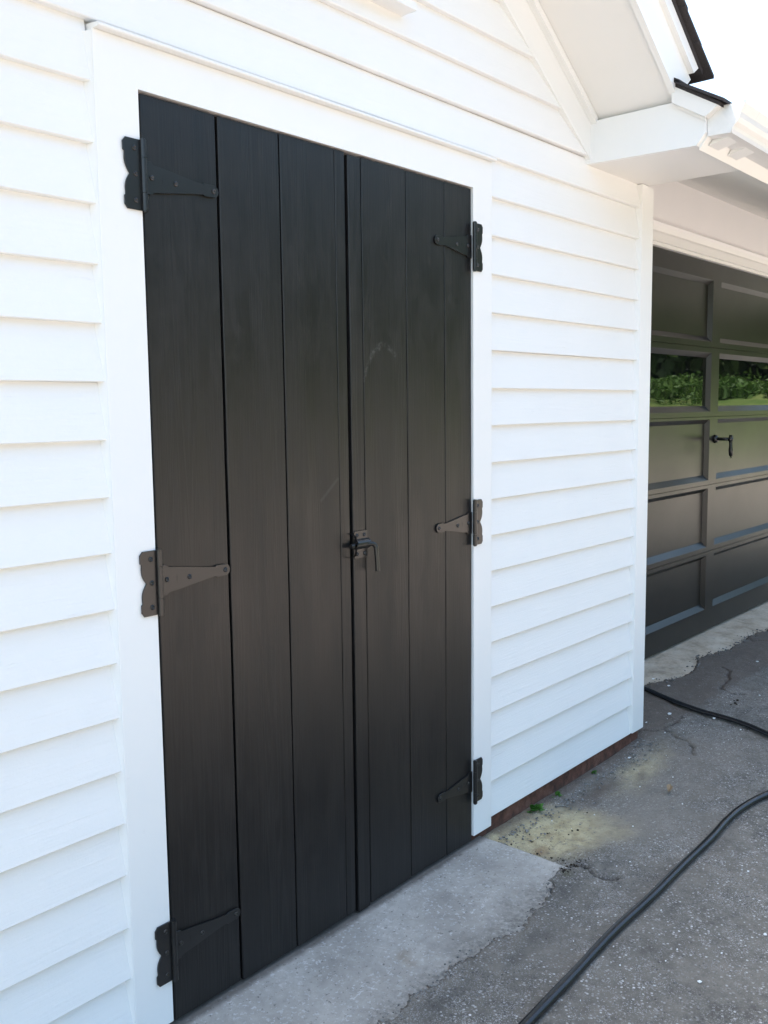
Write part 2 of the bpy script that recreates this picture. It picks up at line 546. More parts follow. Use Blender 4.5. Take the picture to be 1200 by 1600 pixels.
def catmull(pts, per=10):
    P = [Vector(p) for p in pts]
    P = [P[0] * 2 - P[1]] + P + [P[-1] * 2 - P[-2]]
    out = []
    for i in range(1, len(P) - 2):
        for k in range(per):
            t = k / per
            a, b, c, d = P[i - 1], P[i], P[i + 1], P[i + 2]
            out.append(0.5 * ((2 * b) + (c - a) * t + (2 * a - 5 * b + 4 * c - d) * t * t + (3 * b - a - 3 * c + d) * t ** 3))
    out.append(P[-2])
    return out


def empty(name, loc, parent=None):
    o = bpy.data.objects.new(name, None)
    o.empty_display_size = 0.1
    COL.objects.link(o)
    o.location = loc
    if parent:
        o.parent = parent
    return o


def tag(o, label=None, cat=None, group=None, kind=None):
    for k, v in (('label', label), ('category', cat), ('group', group), ('kind', kind)):
        if v:
            o[k] = v
    return o


# numpy value noise for the ground
def vnoise(x, y, seed=0):
    xi, yi = np.floor(x).astype(np.int64), np.floor(y).astype(np.int64)
    fx, fy = x - xi, y - yi
    fx, fy = fx * fx * (3 - 2 * fx), fy * fy * (3 - 2 * fy)

    def h(i, j):
        n = (i * 374761393 + j * 668265263 + seed * 974634777) & 0x7fffffff
        n = ((n ^ (n >> 13)) * 1274126177) & 0x7fffffff
        n = (n ^ (n >> 16)) & 0xffff
        return n / 65535.0
    return (h(xi, yi) * (1 - fx) + h(xi + 1, yi) * fx) * (1 - fy) + (h(xi, yi + 1) * (1 - fx) + h(xi + 1, yi + 1) * fx) * fy


def fbm(x, y, s, oct=4, seed=0):
    v, a, t = 0, 1.0, 0
    for o in range(oct):
        v = v + a * vnoise(x * s * 2 ** o, y * s * 2 ** o, seed + o)
        t += a
        a *= 0.5
    return v / t - 0.5


def sstep(a, b, x):
    t = np.clip((x - a) / (b - a), 0, 1)
    return t * t * (3 - 2 * t)


def seg_dist(x, y, pts):
    d = np.full(x.shape, 9.0)
    for (ax, ay), (bx, by) in zip(pts, pts[1:]):
        dx, dy = bx - ax, by - ay
        t = np.clip(((x - ax) * dx + (y - ay) * dy) / (dx * dx + dy * dy), 0, 1)
        d = np.minimum(d, np.hypot(x - ax - t * dx, y - ay - t * dy))
    return d


# ------------------------------------------------------------------ ground
SLAB_Z = -0.034
SLAB_FRONT = [(-0.6, -0.36), (0.304, -0.358), (0.37, -0.368), (0.472, -0.362), (0.566, -0.357), (0.658, -0.372), (0.743, -0.378),
              (0.82, -0.401), (0.93, -0.392), (0.993, -0.382), (1.04, -0.352), (1.085, -0.335), (1.14, -0.325), (1.20, -0.32)]
APRON_FRONT = [(2.34, 0.30), (2.9, 0.295), (3.018, 0.286), (3.152, 0.241), (3.295, 0.203), (3.425, 0.207), (3.55, 0.25), (3.652, 0.276), (3.84, 0.252),
               (3.95, 0.222), (4.135, 0.218), (4.265, 0.247), (4.535, 0.209), (5.2, 0.21), (6.0, 0.22), (8.0, 0.21)]
CRACKS = [[(2.345, 0.03), (2.434, 0.022), (2.455, -0.014), (2.534, -0.036), (2.597, -0.05), (2.70, -0.045)], [(2.511, -0.030), (2.46, -0.10), (2.442, -0.132), (2.419, -0.196), (2.30, -0.26)],
          [(3.56, 0.12), (3.511, 0.051), (3.275, -0.006), (3.216, -0.016), (3.163, -0.079), (3.20, -0.13)], [(4.27, 0.24), (4.20, 0.19), (4.28, 0.12)],
          [(1.19, -0.32), (1.24, -0.36), (1.20, -0.42), (1.24, -0.47)]]


def axis_coords(lo, f0, f1, hi, step):
    a = [f0 - step * (1.22 ** k - 1) / 0.22 for k in range(1, 60)]
    a = [q for q in a if q > lo][::-1]
    b = [f1 + step * (1.22 ** k - 1) / 0.22 for k in range(1, 60)]
    b = [q for q in b if q < hi]
    return np.array([lo] + a + list(np.arange(f0, f1, step)) + [f1] + b + [hi])


def build_ground():
    xs = axis_coords(-9.0, 0.22, 5.2, 12.0, 0.0085)
    ys = axis_coords(-2.25, -1.15, 0.34, 0.62, 0.0085)
    X, Y = np.meshgrid(xs, ys, indexing='ij')
    Z = -0.0300 + 0.010 * fbm(X, Y, 1.3, 3, 1) + 0.0035 * fbm(X, Y, 14, 3, 5) + 0.0026 * fbm(X, Y, 60, 2, 9)
    rag = 0.050 * fbm(X, Y, 14, 4, 21) + 0.034 * fbm(X, Y, 60, 3, 31)
    fx = np.interp(X, [p[0] for p in SLAB_FRONT], [p[1] for p in SLAB_FRONT])
    inside = sstep(0.0, 0.010, Y - fx + rag) * sstep(0.0, 0.006, 1.198 - X + 0.010 * fbm(X, Y, 30, 3, 44))
    Z = Z - 0.045 * inside
    # fall of the ground towards the foundation right of the slab
    dip = sstep(1.17, 1.22, X) * (1 - sstep(2.0, 2.45, X)) * sstep(-0.42, -0.12, Y)
    Z = Z - 0.026 * dip
    Z = Z + 0.014 * sstep(-0.075, -0.02, Y + 0.03 * fbm(X, Y, 20, 3, 61)) * dip
    ax = np.interp(X, [p[0] for p in APRON_FRONT], [p[1] for p in APRON_FRONT])
    ina = sstep(0.0, 0.012, Y - ax + 0.8 * rag) * sstep(2.30, 2.34, X)
    Z = Z + 0.007 * sstep(-0.05, 0.18, Y) * sstep(2.3, 2.6, X)
    Z = Z - 0.05 * ina
    Z = Z - 0.12 * sstep(0.004, 0.02, Y) * (1 - sstep(2.32, 2.34, X))
    CR = np.zeros_like(Z)
    for c in CRACKS:
        d = seg_dist(X + 0.045 * fbm(X, Y, 18, 5, 71), Y + 0.045 * fbm(X, Y, 18, 5, 81), c)
        wk = (0.45 + 1.1 * (fbm(X, Y, 22, 2, 91) + 0.5))
        Z = Z - 0.012 * (1 - sstep(0.001, 0.009, d)) * np.clip(1.6 * wk - 0.6, 0, 1)
        CR = np.maximum(CR, (1 - sstep(0.001, 0.008, d)) * np.clip(1.8 * wk - 0.6, 0, 1))
    nx, ny = X.shape
    co = np.stack([X, Y, Z], -1).reshape(-1, 3).astype(np.float32)
    I = np.arange(nx * ny).reshape(nx, ny)
    q = np.stack([I[:-1, :-1], I[1:, :-1], I[1:, 1:], I[:-1, 1:]], -1).reshape(-1, 4)
    me = bpy.data.meshes.new("driveway")
    me.vertices.add(len(co))
    me.vertices.foreach_set("co", co.ravel())
    me.loops.add(q.size)
    me.loops.foreach_set("vertex_index", q.ravel().astype(np.int32))
    me.polygons.add(len(q))
    me.polygons.foreach_set("loop_start", np.arange(0, q.size, 4, dtype=np.int32))
    me.polygons.foreach_set("use_smooth", np.ones(len(q), dtype=bool))
    me.update(calc_edges=True)
    at = me.attributes.new("crack", 'FLOAT', 'POINT')
    at.data.foreach_set("value", CR.ravel().astype(np.float32))
    o = link("driveway", me, 'asphalt')
    tag(o, "weathered grey asphalt driveway with pale aggregate and cracks", "driveway", kind="structure")


build_ground()


def slab(name, mat, xs, ys, zf, label):
    bm = bmesh.new()
    g = [[bm.verts.new((x, y, zf(x, y))) for y in ys] for x in xs]
    for i in range(len(xs) - 1):
        for j in range(len(ys) - 1):
            bm.faces.new((g[i][j], g[i + 1][j], g[i + 1][j + 1], g[i][j + 1]))
    rim = [e for e in bm.edges if e.is_boundary]
    r = bmesh.ops.extrude_edge_only(bm, edges=rim)
    for v in r['geom']:
        if isinstance(v, bmesh.types.BMVert):
            v.co.z = -0.13
    o = from_bm(name, bm, mat, None)
    return tag(o, label, "pavement", kind="structure")


slab("threshold_slab", 'conc', np.linspace(-0.7, 1.2, 96), np.linspace(-0.52, 0.06, 30),
     lambda x, y: SLAB_Z + 0.004 * mnoise.noise(Vector((x * 3, y * 3, 0))) + 0.0016 * mnoise.noise(Vector((x * 22, y * 22, 3)))
     - 0.02 * max(0, x - 1.17), "flat grey concrete slab under the black double door")
slab("garage_apron", 'apron', np.linspace(2.34, 8.0, 200), np.linspace(0.08, 0.62, 20),
     lambda x, y: -0.027 + 0.004 * mnoise.noise(Vector((x * 4, y * 4, 0))) + 0.003 * mnoise.noise(Vector((x * 25, y * 25, 3))) - 0.06 * max(0, 0.33 - y),
     "tan broken concrete strip along the foot of the garage door")

bm = bmesh.new()  # unseen gravel added beyond the asphalt; its sunlit bounce warms wall and soffits
gx, gy = np.linspace(-16, 24, 41), np.linspace(-19, 0.4, 21)
g_ = [[bm.verts.new((x, y, -0.085 + 0.012 * mnoise.noise(Vector((x * .7, y * .7, 2))))) for y in gy] for x in gx]
for i in range(40):
    for j in range(20):
        bm.faces.new((g_[i][j], g_[i + 1][j], g_[i + 1][j + 1], g_[i][j + 1]))
tag(from_bm("bounce_gravel_yard", bm, 'gravel', None, True), "unseen tan gravel yard added beyond the asphalt to bounce warm sunlight", "yard", kind="structure")

# far land: one sheet to the horizon, rising to a bank beyond the driveway
def bank_z(x, y):
    d = math.hypot(x - 2, y + 1)
    t = min(max((d - 19) / 18, 0), 1)
    return -0.10 + 1.75 * t * t * (3 - 2 * t) * (0.5 + 0.5 * min(max((-y + 2) / 10, -1), 1)) + 0.10 * mnoise.noise(Vector((x * .12, y * .12, 0)))


bm = bmesh.new()
rr = [0.0, 3, 6, 9, 12, 14, 16, 18, 20, 22, 24, 26, 28, 30, 32, 35, 38, 42, 48, 60, 90, 150, 300, 800]
na = 96
prev = None
cen = bm.verts.new((2, -1, -0.12))
for r_ in rr[1:]:
    ring = [bm.verts.new((2 + r_ * math.cos(2 * math.pi * k / na), -1 + r_ * math.sin(2 * math.pi * k / na),
                          bank_z(2 + r_ * math.cos(2 * math.pi * k / na), -1 + r_ * math.sin(2 * math.pi * k / na)) - (0.14 if r_ < 20 else 0.0))) for k in range(na)]
    for k in range(na):
        if prev is None:
            bm.faces.new((cen, ring[k], ring[(k + 1) % na]))
        else:
            bm.faces.new((prev[k], ring[k], ring[(k + 1) % na], prev[(k + 1) % na]))
    prev = ring
tag(from_bm("meadow", bm, 'grass', None, True), "sunlit green meadow rising to a bank in the distance", "meadow", kind="structure")


def foliage(name, mat, clumps, per, size, label, cat, trunks=None):
    """many leaf-clump faces spread through a lot of crowns"""
    V, F = [], []
    base = 0
    for (cx, cy, cz, rx, rz) in clumps:
        d = RNG.normal(size=(per, 3))
        d /= np.linalg.norm(d, axis=1)[:, None]
        rad = RNG.uniform(0.35, 1.0, per) ** 0.6
        c = np.stack([cx + d[:, 0] * rad * rx, cy + d[:, 1] * rad * rx, cz + d[:, 2] * rad * rz], 1)
        a = RNG.normal(size=(per, 3))
        a /= np.linalg.norm(a, axis=1)[:, None]
        b = np.cross(a, RNG.normal(size=(per, 3)))
        b /= np.linalg.norm(b, axis=1)[:, None] + 1e-9
        s = (size * RNG.uniform(0.5, 1.3, per))[:, None]
        q = np.stack([c - a * s, c + b * s * 0.6, c + a * s, c - b * s * 0.6], 1)
        V.append(q.reshape(-1, 3))
        F.append(np.arange(base, base + 4 * per).reshape(-1, 4))
        base += 4 * per
    V = np.concatenate(V)
    F = np.concatenate(F)
    me = bpy.data.meshes.new(name)
    me.from_pydata(V.tolist(), [], F.tolist())
    o = link(name, me, mat)
    return tag(o, label, cat, kind="stuff")


trees, shrubs = [], []
for k in range(64):
    az = math.radians(-2 - 118 * (k + random.random()) / 64)
    d = random.uniform(40, 58)
    x, y = 2 + d * math.cos(az), -1 + d * math.sin(az)
    g = bank_z(x, y)
    hgt = random.uniform(9, 16)
    for q in range(6):
        trees.append((x + random.uniform(-2.5, 2.5), y + random.uniform(-2.5, 2.5), g + hgt * (0.10 + 0.75 * q / 5 + random.uniform(-.05, .05)), random.uniform(2.0, 3.6), random.uniform(1.6, 3.2)))
for k in range(110):
    az = math.radians(-2 - 118 * (k + random.random()) / 110)
    d = random.uniform(33, 40)
    x, y = 2 + d * math.cos(az), -1 + d * math.sin(az)
    shrubs.append((x, y, bank_z(x, y) + 0.35, random.uniform(0.8, 2.2), random.uniform(0.25, 0.80)))
foliage("far_woodland", 'tree', trees, 420, 0.36, "dark green woodland far across the meadow, mirrored in the garage panes", "woodland")
foliage("far_shrubs", 'shrub', shrubs, 420, 0.11, "bright green shrubs below the woodland, mirrored in the garage panes", "shrubs")

# ------------------------------------------------------------------ house
house = empty("house", (0, 0, 0))
tag(house, "white clapboard house with black double door, gable eave and dark garage door", "house")

W, H = 1.144, 1.967           # door opening
E_ = 0.114                    # clapboard exposure
ZC = 2.073                    # a course line at the head of the door
CX = 0.5725                   # middle of the gable
XR, XL = 2.338, 2 * CX - 2.338


def rake(x):                  # underside of the rake soffit
    return 2.313 + 0.664 * (1.859 - (x if x > CX else 2 * CX - x))


PEAK = rake(CX)

# sheathing: the wall body with the door opening in it
bm = bmesh.new()
box(bm, XL, -0.04, 0.012, 0.11, -0.08, 2.04)
box(bm, W + 0.04, XR - 0.012, 0.012, 0.11, -0.08, 2.04)
prism(bm, [(XL, 2.04), (XR - 0.012, 2.04), (XR - 0.012, 2.15), (1.859, 2.31), (CX, PEAK), (2 * CX - 1.859, 2.31), (XL, 2.15)], 'y', 0.012, 0.11)
wall = from_bm("front_wall", bm, 'trim', house)


def clapboard(x0b, x1b, x0t, x1t, zb, zt, sag=0.0012):
    """one lapped board: thick lower edge, face leaning back to the top; ends may be cut on a slope"""
    n = max(4, int((x1b - x0b) / 0.09))
    bm = bmesh.new()
    ph = random.uniform(0, 50)
    rings = []
    ybt = -0.0185 + random.uniform(-0.0012, 0.0012)
    dz = random.uniform(-0.0012, 0.0012)
    for i in range(n + 1):
        t = i / n
        xb, xt = x0b + (x1b - x0b) * t, x0t + (x1t - x0t) * t
        w = sag * mnoise.noise(Vector((xb * 2.2, ph, 0))) + dz
        yo = 0.0016 * mnoise.noise(Vector((xb * 1.7, ph + 9, 4)))
        zz = zb + w
        prof = [(xb, ybt + yo + 0.0020, zz), (xb, ybt + yo, zz + 0.0022), (xb + (xt - xb) * .5, (ybt - 0.0015) * .5 + yo, (zz + zt) / 2),
                (xt, -0.0015, zt), (xt, 0.0115, zt), (xb, 0.0115, zz)]
        rings.append([bm.verts.new(p) for p in prof])
    for a, b in zip(rings, rings[1:]):
        for k in range(6):
            bm.faces.new((a[k], a[(k + 1) % 6], b[(k + 1) % 6], b[k]))
    bm.faces.new(rings[0][::-1])
    bm.faces.new(rings[-1])
    return from_bm("clapboard", bm, 'siding', wall)


for i in range(0, 19):
    zb = ZC - i * E_
    zt = zb + E_ + 0.012 * 0
    if i == 0:
        continue
    zlow = zb
    if i == 18:
        zlow = 0.016
    clapboard(XL + 0.10, -0.0972, XL + 0.10, -0.0972, zlow, zt)
    clapboard(1.2415, 2.2385, 1.2415, 2.2385, zlow, zt)


def cut(z):                   # right end of the gable boards, along the lower edge of the frieze
    return 1.849 + (2.174 - z) / 0.655


k = 0
while True:
    zb = ZC + k * E_
    zt = zb + E_
    if cut(zt) < CX + 0.1:
        break
    if k == 0:
        clapboard(XL + 0.10, 2.2385, XL + 0.10, 2.2385, zb, zt - 0.004)
    else:
        xb, xt = min(cut(zb), 2.2385), cut(zt)
        clapboard(2 * CX - xb, xb, 2 * CX - xt, xt, zb, zt)
    k += 1

# trim of the front wall
boxo("corner_board", 'trim', house, 2.239, XR, -0.026, 0.03, 0.018, 2.160, bev=0.003)
boxo("corner_board", 'trim', house, XR - 0.020, XR + 0.004, 0.0305, 0.455, 0.018, 2.160, bev=0.002)
boxo("corner_board", 'trim', house, XL, XL + 0.098, -0.026, 0.03, 0.018, 2.160, bev=0.003)
prismo("door_casing", 'trim', house, [(-0.0965, -0.012), (0.0, -0.012), (0.0, H), (W, H), (W, -0.008), (1.2395, -0.008), (1.2395, 2.054), (-0.0965, 2.054)], 'y', -0.025, 0.05, bev=0.0018)
prismo("drip_cap", 'trim', house, [(0.01, 2.0545), (-0.040, 2.0545), (-0.0425, 2.0565), (-0.0425, 2.0605), (-0.040, 2.0625), (0.01, 2.0685)], 'x', -0.093, 1.2405, bev=0.0006)
# painted caulk where the boards meet casing and corner board
prismo("caulk_bead", 'trim', house, [(-0.1045, -0.003), (-0.0968, -0.0225), (-0.0968, 0.002)], 'z', 0.02, 2.05)
prismo("caulk_bead", 'trim', house, [(2.2315, -0.003), (2.2388, -0.0235), (2.2388, 0.002)], 'z', 0.02, 2.158)
prismo("caulk_bead", 'trim', house, [(1.2440, -0.004), (1.2398, -0.0160), (1.2398, 0.002)], 'z', 0.02, 2.05)
# foundation course
boxo("foundation", 'found', house, 1.150, XR - 0.006, -0.006, 0.06, -0.14, 0.0155, bev=0.004)
boxo("foundation", 'found', house, XL, -0.02, -0.006, 0.06, -0.14, 0.0155, bev=0.004)

# gable frieze, moulding, sill of the vent above the door
def raked(name, mat, lo, hi, y0, y1, x0, x1, dlo=0.0, dhi=0.0):
    """a board between two lines parallel to the rake, right and left of the gable"""
    for s in (1, -1):
        X = (lambda x: x) if s == 1 else (lambda x: 2 * CX - x)
        pts = [(X(x0), lo(x0)), (X(x1), lo(x1)), (X(x1 + dhi), hi(x1 + dhi)), (X(x0), hi(x0))]
        prismo(name, mat, house, pts, 'y', y0, y1)


raked("frieze_board", 'trim', lambda x: 2.174 + 0.655 * (1.849 - x), lambda x: rake(x) - 0.0015, -0.0200, 0.0115, CX + 0.0005, 1.862, 0.0, 0.0)
raked("bed_moulding", 'trim', lambda x: rake(x) - 0.030, lambda x: rake(x) - 0.002, -0.042, -0.0205, CX + 0.0005, 1.856)
raked("rake_soffit", 'soffit', lambda x: rake(x), lambda x: rake(x) + 0.012, -0.310, 0.10, CX + 0.0005, 1.875)
raked("rake_fascia", 'trim', lambda x: rake(x) - 0.010, lambda x: rake(x) + 0.135, -0.330, -0.3105, CX + 0.0005, 1.845, 0.0, 0.098)
raked("shingle_moulding", 'trim', lambda x: rake(x) + 0.1355, lambda x: rake(x) + 0.182, -0.348, -0.300, CX + 0.0005, 1.925, 0.0, 0.035)
# vent over the door
boxo("vent_sill", 'trim', house, 0.286, 0.842, -0.062, 0.0, 2.352, 2.372, bev=0.002)
boxo("vent_frame", 'trim', house, 0.300, 0.340, -0.030, 0.0, 2.3725, 2.80, bev=0.002)
boxo("vent_frame", 'trim', house, 0.788, 0.828, -0.030, 0.0, 2.3725, 2.80, bev=0.002)
boxo("vent_frame", 'trim', house, 0.3405, 0.7875, -0.030, 0.0, 2.765, 2.80, bev=0.002)
for q in range(9):
    z = 2.385 + q * 0.042
    prismo("vent_slat", 'trim', house, [(-0.004, z + 0.028), (-0.002, z + 0.034), (-0.026, z + 0.008), (-0.028, z + 0.002)], 'x', 0.3405, 0.7875)

# gable roof: deck and rows of shingle tabs down both slopes
def roof_rows():
    slope_len_x = 2.035 - CX
    for s in (1, -1):
        bm = bmesh.new()
        X = (lambda x: x) if s == 1 else (lambda x: 2 * CX - x)
        prism(bm, [(X(CX), rake(CX) + 0.183), (X(1.985), rake(1.985) + 0.183), (X(1.985), rake(1.985) + 0.199), (X(CX), rake(CX) + 0.199)], 'y', -0.352, 3.2)
        deck = from_bm("roof", bm, 'shingle', house)
        bm = bmesh.new()
        rows = 13
        for r_ in range(rows):
            xe = 2.032 - r_ * slope_len_x / rows
            xu = xe - slope_len_x / rows - 0.02
            y = -0.372
            while y < 3.2:
                w = random.uniform(0.14, 0.30)
                j = random.uniform(-0.006, 0.006)
                y0_ = y + (random.uniform(-0.006, 0.006) if y < -0.3 else 0)
                off = 0.206 + random.uniform(0, 0.004)
                a = [(X(xe + j), y0_, rake(xe + j) + off + 0.009), (X(xe + j), y + w - 0.004, rake(xe + j) + off + 0.009),
                     (X(max(xu, CX)), y + w - 0.004, rake(max(xu, CX)) + 0.209), (X(max(xu, CX)), y0_, rake(max(xu, CX)) + 0.209)]
                A = [bm.verts.new(p) for p in a]
                B = [bm.verts.new((p[0], p[1], p[2] - (0.011 if m_ < 2 else 0.007))) for m_, p in enumerate(a)]
                bm.faces.new(A)
                bm.faces.new(B[::-1])
                for m_ in range(4):
                    bm.faces.new((A[m_], B[m_], B[(m_ + 1) % 4], A[(m_ + 1) % 4]))
                y += w
        tag(from_bm("shingles", bm, 'shingle', deck), kind="stuff")


roof_rows()
# side walls and back of the gable body
boxo("side_wall", 'siding', house, XL + 0.002, XL + 0.11, 0.1105, 3.0, -0.08, 2.30)
boxo("side_wall", 'siding', house, XR - 0.11, XR - 0.021, 0.1105, 0.62, -0.08, 2.16)

# ------------------------------------------------------------------ eave return and eave over the garage
XB = 1.846
prismo("eave_return", 'trim', house, [(0.008, 2.1625), (-0.395, 2.1525), (-0.424, 2.188), (-0.424, 2.240), (-0.318, 2.301), (0.008, 2.301)], 'x', XB, XB + 0.020)
prismo("eave_return_moulding", 'trim', house, [(-0.4245, 2.221), (-0.4245, 2.2425), (-0.3345, 2.2965), (-0.3345, 2.276)], 'x', XB - 0.0065, XB - 0.0003)
boxo("eave_soffit", 'soffit', house, XB + 0.0205, XR - 0.04, -0.394, 0.010, 2.1615, 2.175)
XE = 7.6
prismo("garage_soffit", 'soffit', house, [(-0.398, 2.150), (-0.398, 2.165), (0.470, 2.506), (0.470, 2.491)], 'x', XR - 0.039, XE)
# front fascia with its canted lower edge
prismo("eave_fascia", 'trim', house, [(-0.396, 2.1435), (-0.4235, 2.180), (-0.4235, 2.242), (-0.396, 2.258)], 'x', XB + 0.0205, XE)
for bx0, bx1 in ((1.905, 1.985), (2.065, 2.150)):
    bm = bmesh.new()
    prism(bm, [(-0.4240, 2.1765), (-0.478, 2.1765), (-0.4115, 2.1610)], 'x', bx0, bx1)
    from_bm("gutter_wedge", bm, 'trim', house)


def groof(y):
    return 2.258 + 0.60 * (y + 0.488)


prismo("garage_rake_trim", 'soffit', house, [(-0.470, groof(-0.470) - 0.012), (-0.318, groof(-0.318) - 0.012), (-0.318, groof(-0.318) - 0.064), (-0.428, groof(-0.428) - 0.064)], 'x', XB - 0.020, XB + 0.03)
bm = bmesh.new()
prism(bm, [(-0.475, groof(-0.475) - 0.0115), (3.3, groof(3.3) - 0.0115), (3.3, groof(3.3)), (-0.475, groof(-0.475))], 'x', XB - 0.022, XE + 0.1)
groof_o = from_bm("garage_roof", bm, 'shingle', house)
bm = bmesh.new()
for r_ in range(26):
    y0_ = -0.492 + r_ * 0.145
    x = XB - 0.034
    while x < XE + 0.1:
        w = random.uniform(0.15, 0.32)
        j = random.uniform(-0.005, 0.005)
        a = [(x, y0_ + j, groof(y0_ + j) + 0.015), (x + w - 0.004, y0_ + j, groof(y0_ + j) + 0.015), (x + w - 0.004, y0_ + 0.165, groof(y0_ + 0.165) + 0.009), (x, y0_ + 0.165, groof(y0_ + 0.165) + 0.009)]
        A = [bm.verts.new(p) for p in a]
        B = [bm.verts.new((p[0], p[1], p[2] - 0.010)) for p in a]
        bm.faces.new(A)
        bm.faces.new(B[::-1])
        for m_ in range(4):
            bm.faces.new((A[m_], B[m_], B[(m_ + 1) % 4], A[(m_ + 1) % 4]))
        x += w
tag(from_bm("shingles", bm, 'shingle', groof_o), kind="stuff")
prismo("roof", 'shingle', house, [(3.301, groof(3.3)), (7.0, groof(3.3) - 2.2), (7.0, groof(3.3) - 2.22), (3.301, groof(3.3) - 0.0115)], 'x', XB - 0.022, XE + 0.1)

# gutter: K-profile trough with an end cap and a rolled lip
GP = [(-0.4255, 2.262), (-0.4255, 2.178), (-0.500, 2.1755), (-0.502, 2.187), (-0.506, 2.196), (-0.517, 2.206), (-0.524, 2.218), (-0.5265, 2.234), (-0.534, 2.247), (-0.541, 2.258), (-0.539, 2.262), (-0.531, 2.260)]
bm = bmesh.new()
N_ = 26
rings = []
for i in range(N_ + 1):
    x = 1.862 + (XE - 1.862) * i / N_
    dz = -0.0045 * (x - 1.862) + 0.0012 * mnoise.noise(Vector((x * 2, 3, 0)))
    rings.append([bm.verts.new((x, p[0], p[1] + dz)) for p in GP])
for a, b in zip(rings, rings[1:]):
    for q in range(len(GP) - 1):
        bm.faces.new((a[q], a[q + 1], b[q + 1], b[q]))
gut = from_bm("gutter", bm, 'gutter', house)
sm = gut.modifiers.new("thickness", 'SOLIDIFY')
sm.thickness = 0.0012
sm.offset = 0.0
bm = bmesh.new()
prism(bm, [p for p in GP[:-1]], 'x', 1.8585, 1.8612)
cap = from_bm("end_cap", bm, 'gutter', gut)
bm = bmesh.new()
for a, b in zip(GP[1:-2], GP[2:-1]):
    pass
tube(bm, [(1.8590, p[0] - 0.0012 if i > 1 else p[0], p[1]) for i, p in enumerate(GP[2:-1], 2)], 0.0022, 8)
from_bm("end_seam", bm, 'gutter', gut, True)

# ------------------------------------------------------------------ garage front
YG = 0.46
GX0, GX1, GZ = 2.75, 5.77, 2.142
bm = bmesh.new()
box(bm, XR + 0.0045, GX0, YG, YG + 0.1, -0.08, 2.488)
box(bm, GX1, XE - 0.1, YG, YG + 0.1, -0.08, 2.488)
box(bm, GX0 - 0.001, GX1 + 0.001, YG + 0.001, YG + 0.1, GZ + 0.02, 2.489)
gwall = from_bm("garage_wall", bm, 'trim', house)
boxo("side_wall", 'siding', house, XE - 0.21, XE - 0.1, YG + 0.1005, 5.0, -0.08, 2.6)
# header mouldings: thin lip, hollow, flat board, stop
prismo("header_moulding", 'trim', house, [(YG - 0.001, 2.246), (YG - 0.030, 2.246), (YG - 0.032, 2.240), (YG - 0.022, 2.228), (YG - 0.014, 2.205), (YG - 0.022, 2.192), (YG - 0.024, 2.150), (YG - 0.001, 2.150)], 'x', XR + 0.006, GX1 + 0.1)
boxo("door_stop", 'trim', house, GX0, GX1, YG - 0.012, YG + 0.055, 2.132, 2.1495)
boxo("door_jamb", 'trim', house, GX0 - 0.09, GX0 - 0.0005, YG - 0.022, YG - 0.001, -0.01, 2.149)
boxo("door_jamb", 'trim', house, GX1 + 0.0005, GX1 + 0.09, YG - 0.022, YG - 0.001, -0.01, 2.149)

gd = empty("garage_door", (4.26, YG, 0), house)
gd["label"] = "black sectional garage door with recessed panels and a glazed row"


def gpart(o):
    o.parent = gd
    o.matrix_parent_inverse = Matrix.Translation((-4.26, -YG, 0))
    return o


# section: z0,z1, recess z0,z1 (outer edge of the bevels), glazed
SECT = [(-0.010, 0.464, 0.118, 0.442, False), (0.4665, 0.861, 0.493, 0.842, False), (0.8635, 1.258, 0.889, 1.243, False),
        (1.2605, 1.654, 1.288, 1.626, True), (1.6565, 2.131, 1.688, 2.036, False)]
COLS = [(2.85, 4.205), (4.322, 5.67)]
BV, DP = 0.030, 0.024        # bevel width and recess depth
YF = YG + 0.010              # face of the rails
for (z0, z1, r0, r1, glazed) in SECT:
    bm = bmesh.new()
    bevs = []
    # frame: rails and stiles as one board with square holes, then bevels into the recess
    xs = [GX0 + 0.004, COLS[0][0], COLS[0][1], COLS[1][0], COLS[1][1], GX1 - 0.004]
    zs = [z0, r0, r1, z1]
    V = {}
    for i, x in enumerate(xs):
        for j, z in enumerate(zs):
            V[i, j] = bm.verts.new((x, YF, z))
    for i in range(5):
        for j in range(3):
            if j == 1 and i in (1, 3):
                continue
            bm.faces.new((V[i, j], V[i + 1, j], V[i + 1, j + 1], V[i, j + 1]))
    for i in (1, 3):
        o4 = [V[i, 1], V[i + 1, 1], V[i + 1, 2], V[i, 2]]
        x0_, x1_ = xs[i], xs[i + 1]
        bw = BV if not glazed else 0.034
        bwx = 0.020
        inn = [bm.verts.new(p) for p in ((x0_ + bwx, YF + DP, r0 + bw), (x1_ - bwx, YF + DP, r0 + bw), (x1_ - bwx, YF + DP, r1 - bw * 0.8), (x0_ + bwx, YF + DP, r1 - bw * 0.8))]
        for m_ in range(4):
            bm.faces.new((o4[m_], inn[m_], inn[(m_ + 1) % 4], o4[(m_ + 1) % 4]))
    # thickness at the outer rim
    rim = [e for e in bm.edges if e.is_boundary and all(abs(v.co.y - YF) < 1e-6 for v in e.verts)]
    r = bmesh.ops.extrude_edge_only(bm, edges=rim)
    for v in r['geom']:
        if isinstance(v, bmesh.types.BMVert):
            v.co.y = YF + 0.045
    gpart(from_bm("section_frame", bm, 'gdoor', None))
    for i in (0, 1):
        x0_, x1_ = COLS[i]
        bw = BV if not glazed else 0.034
        nm, mt = ("window_pane", 'glass') if glazed else ("panel", 'gdoor')
        gpart(boxo(nm, mt, None, x0_ + 0.016, x1_ - 0.016, YF + DP + 0.0008, YF + DP + 0.010, r0 + bw - 0.005, r1 - bw * 0.8 + 0.005))
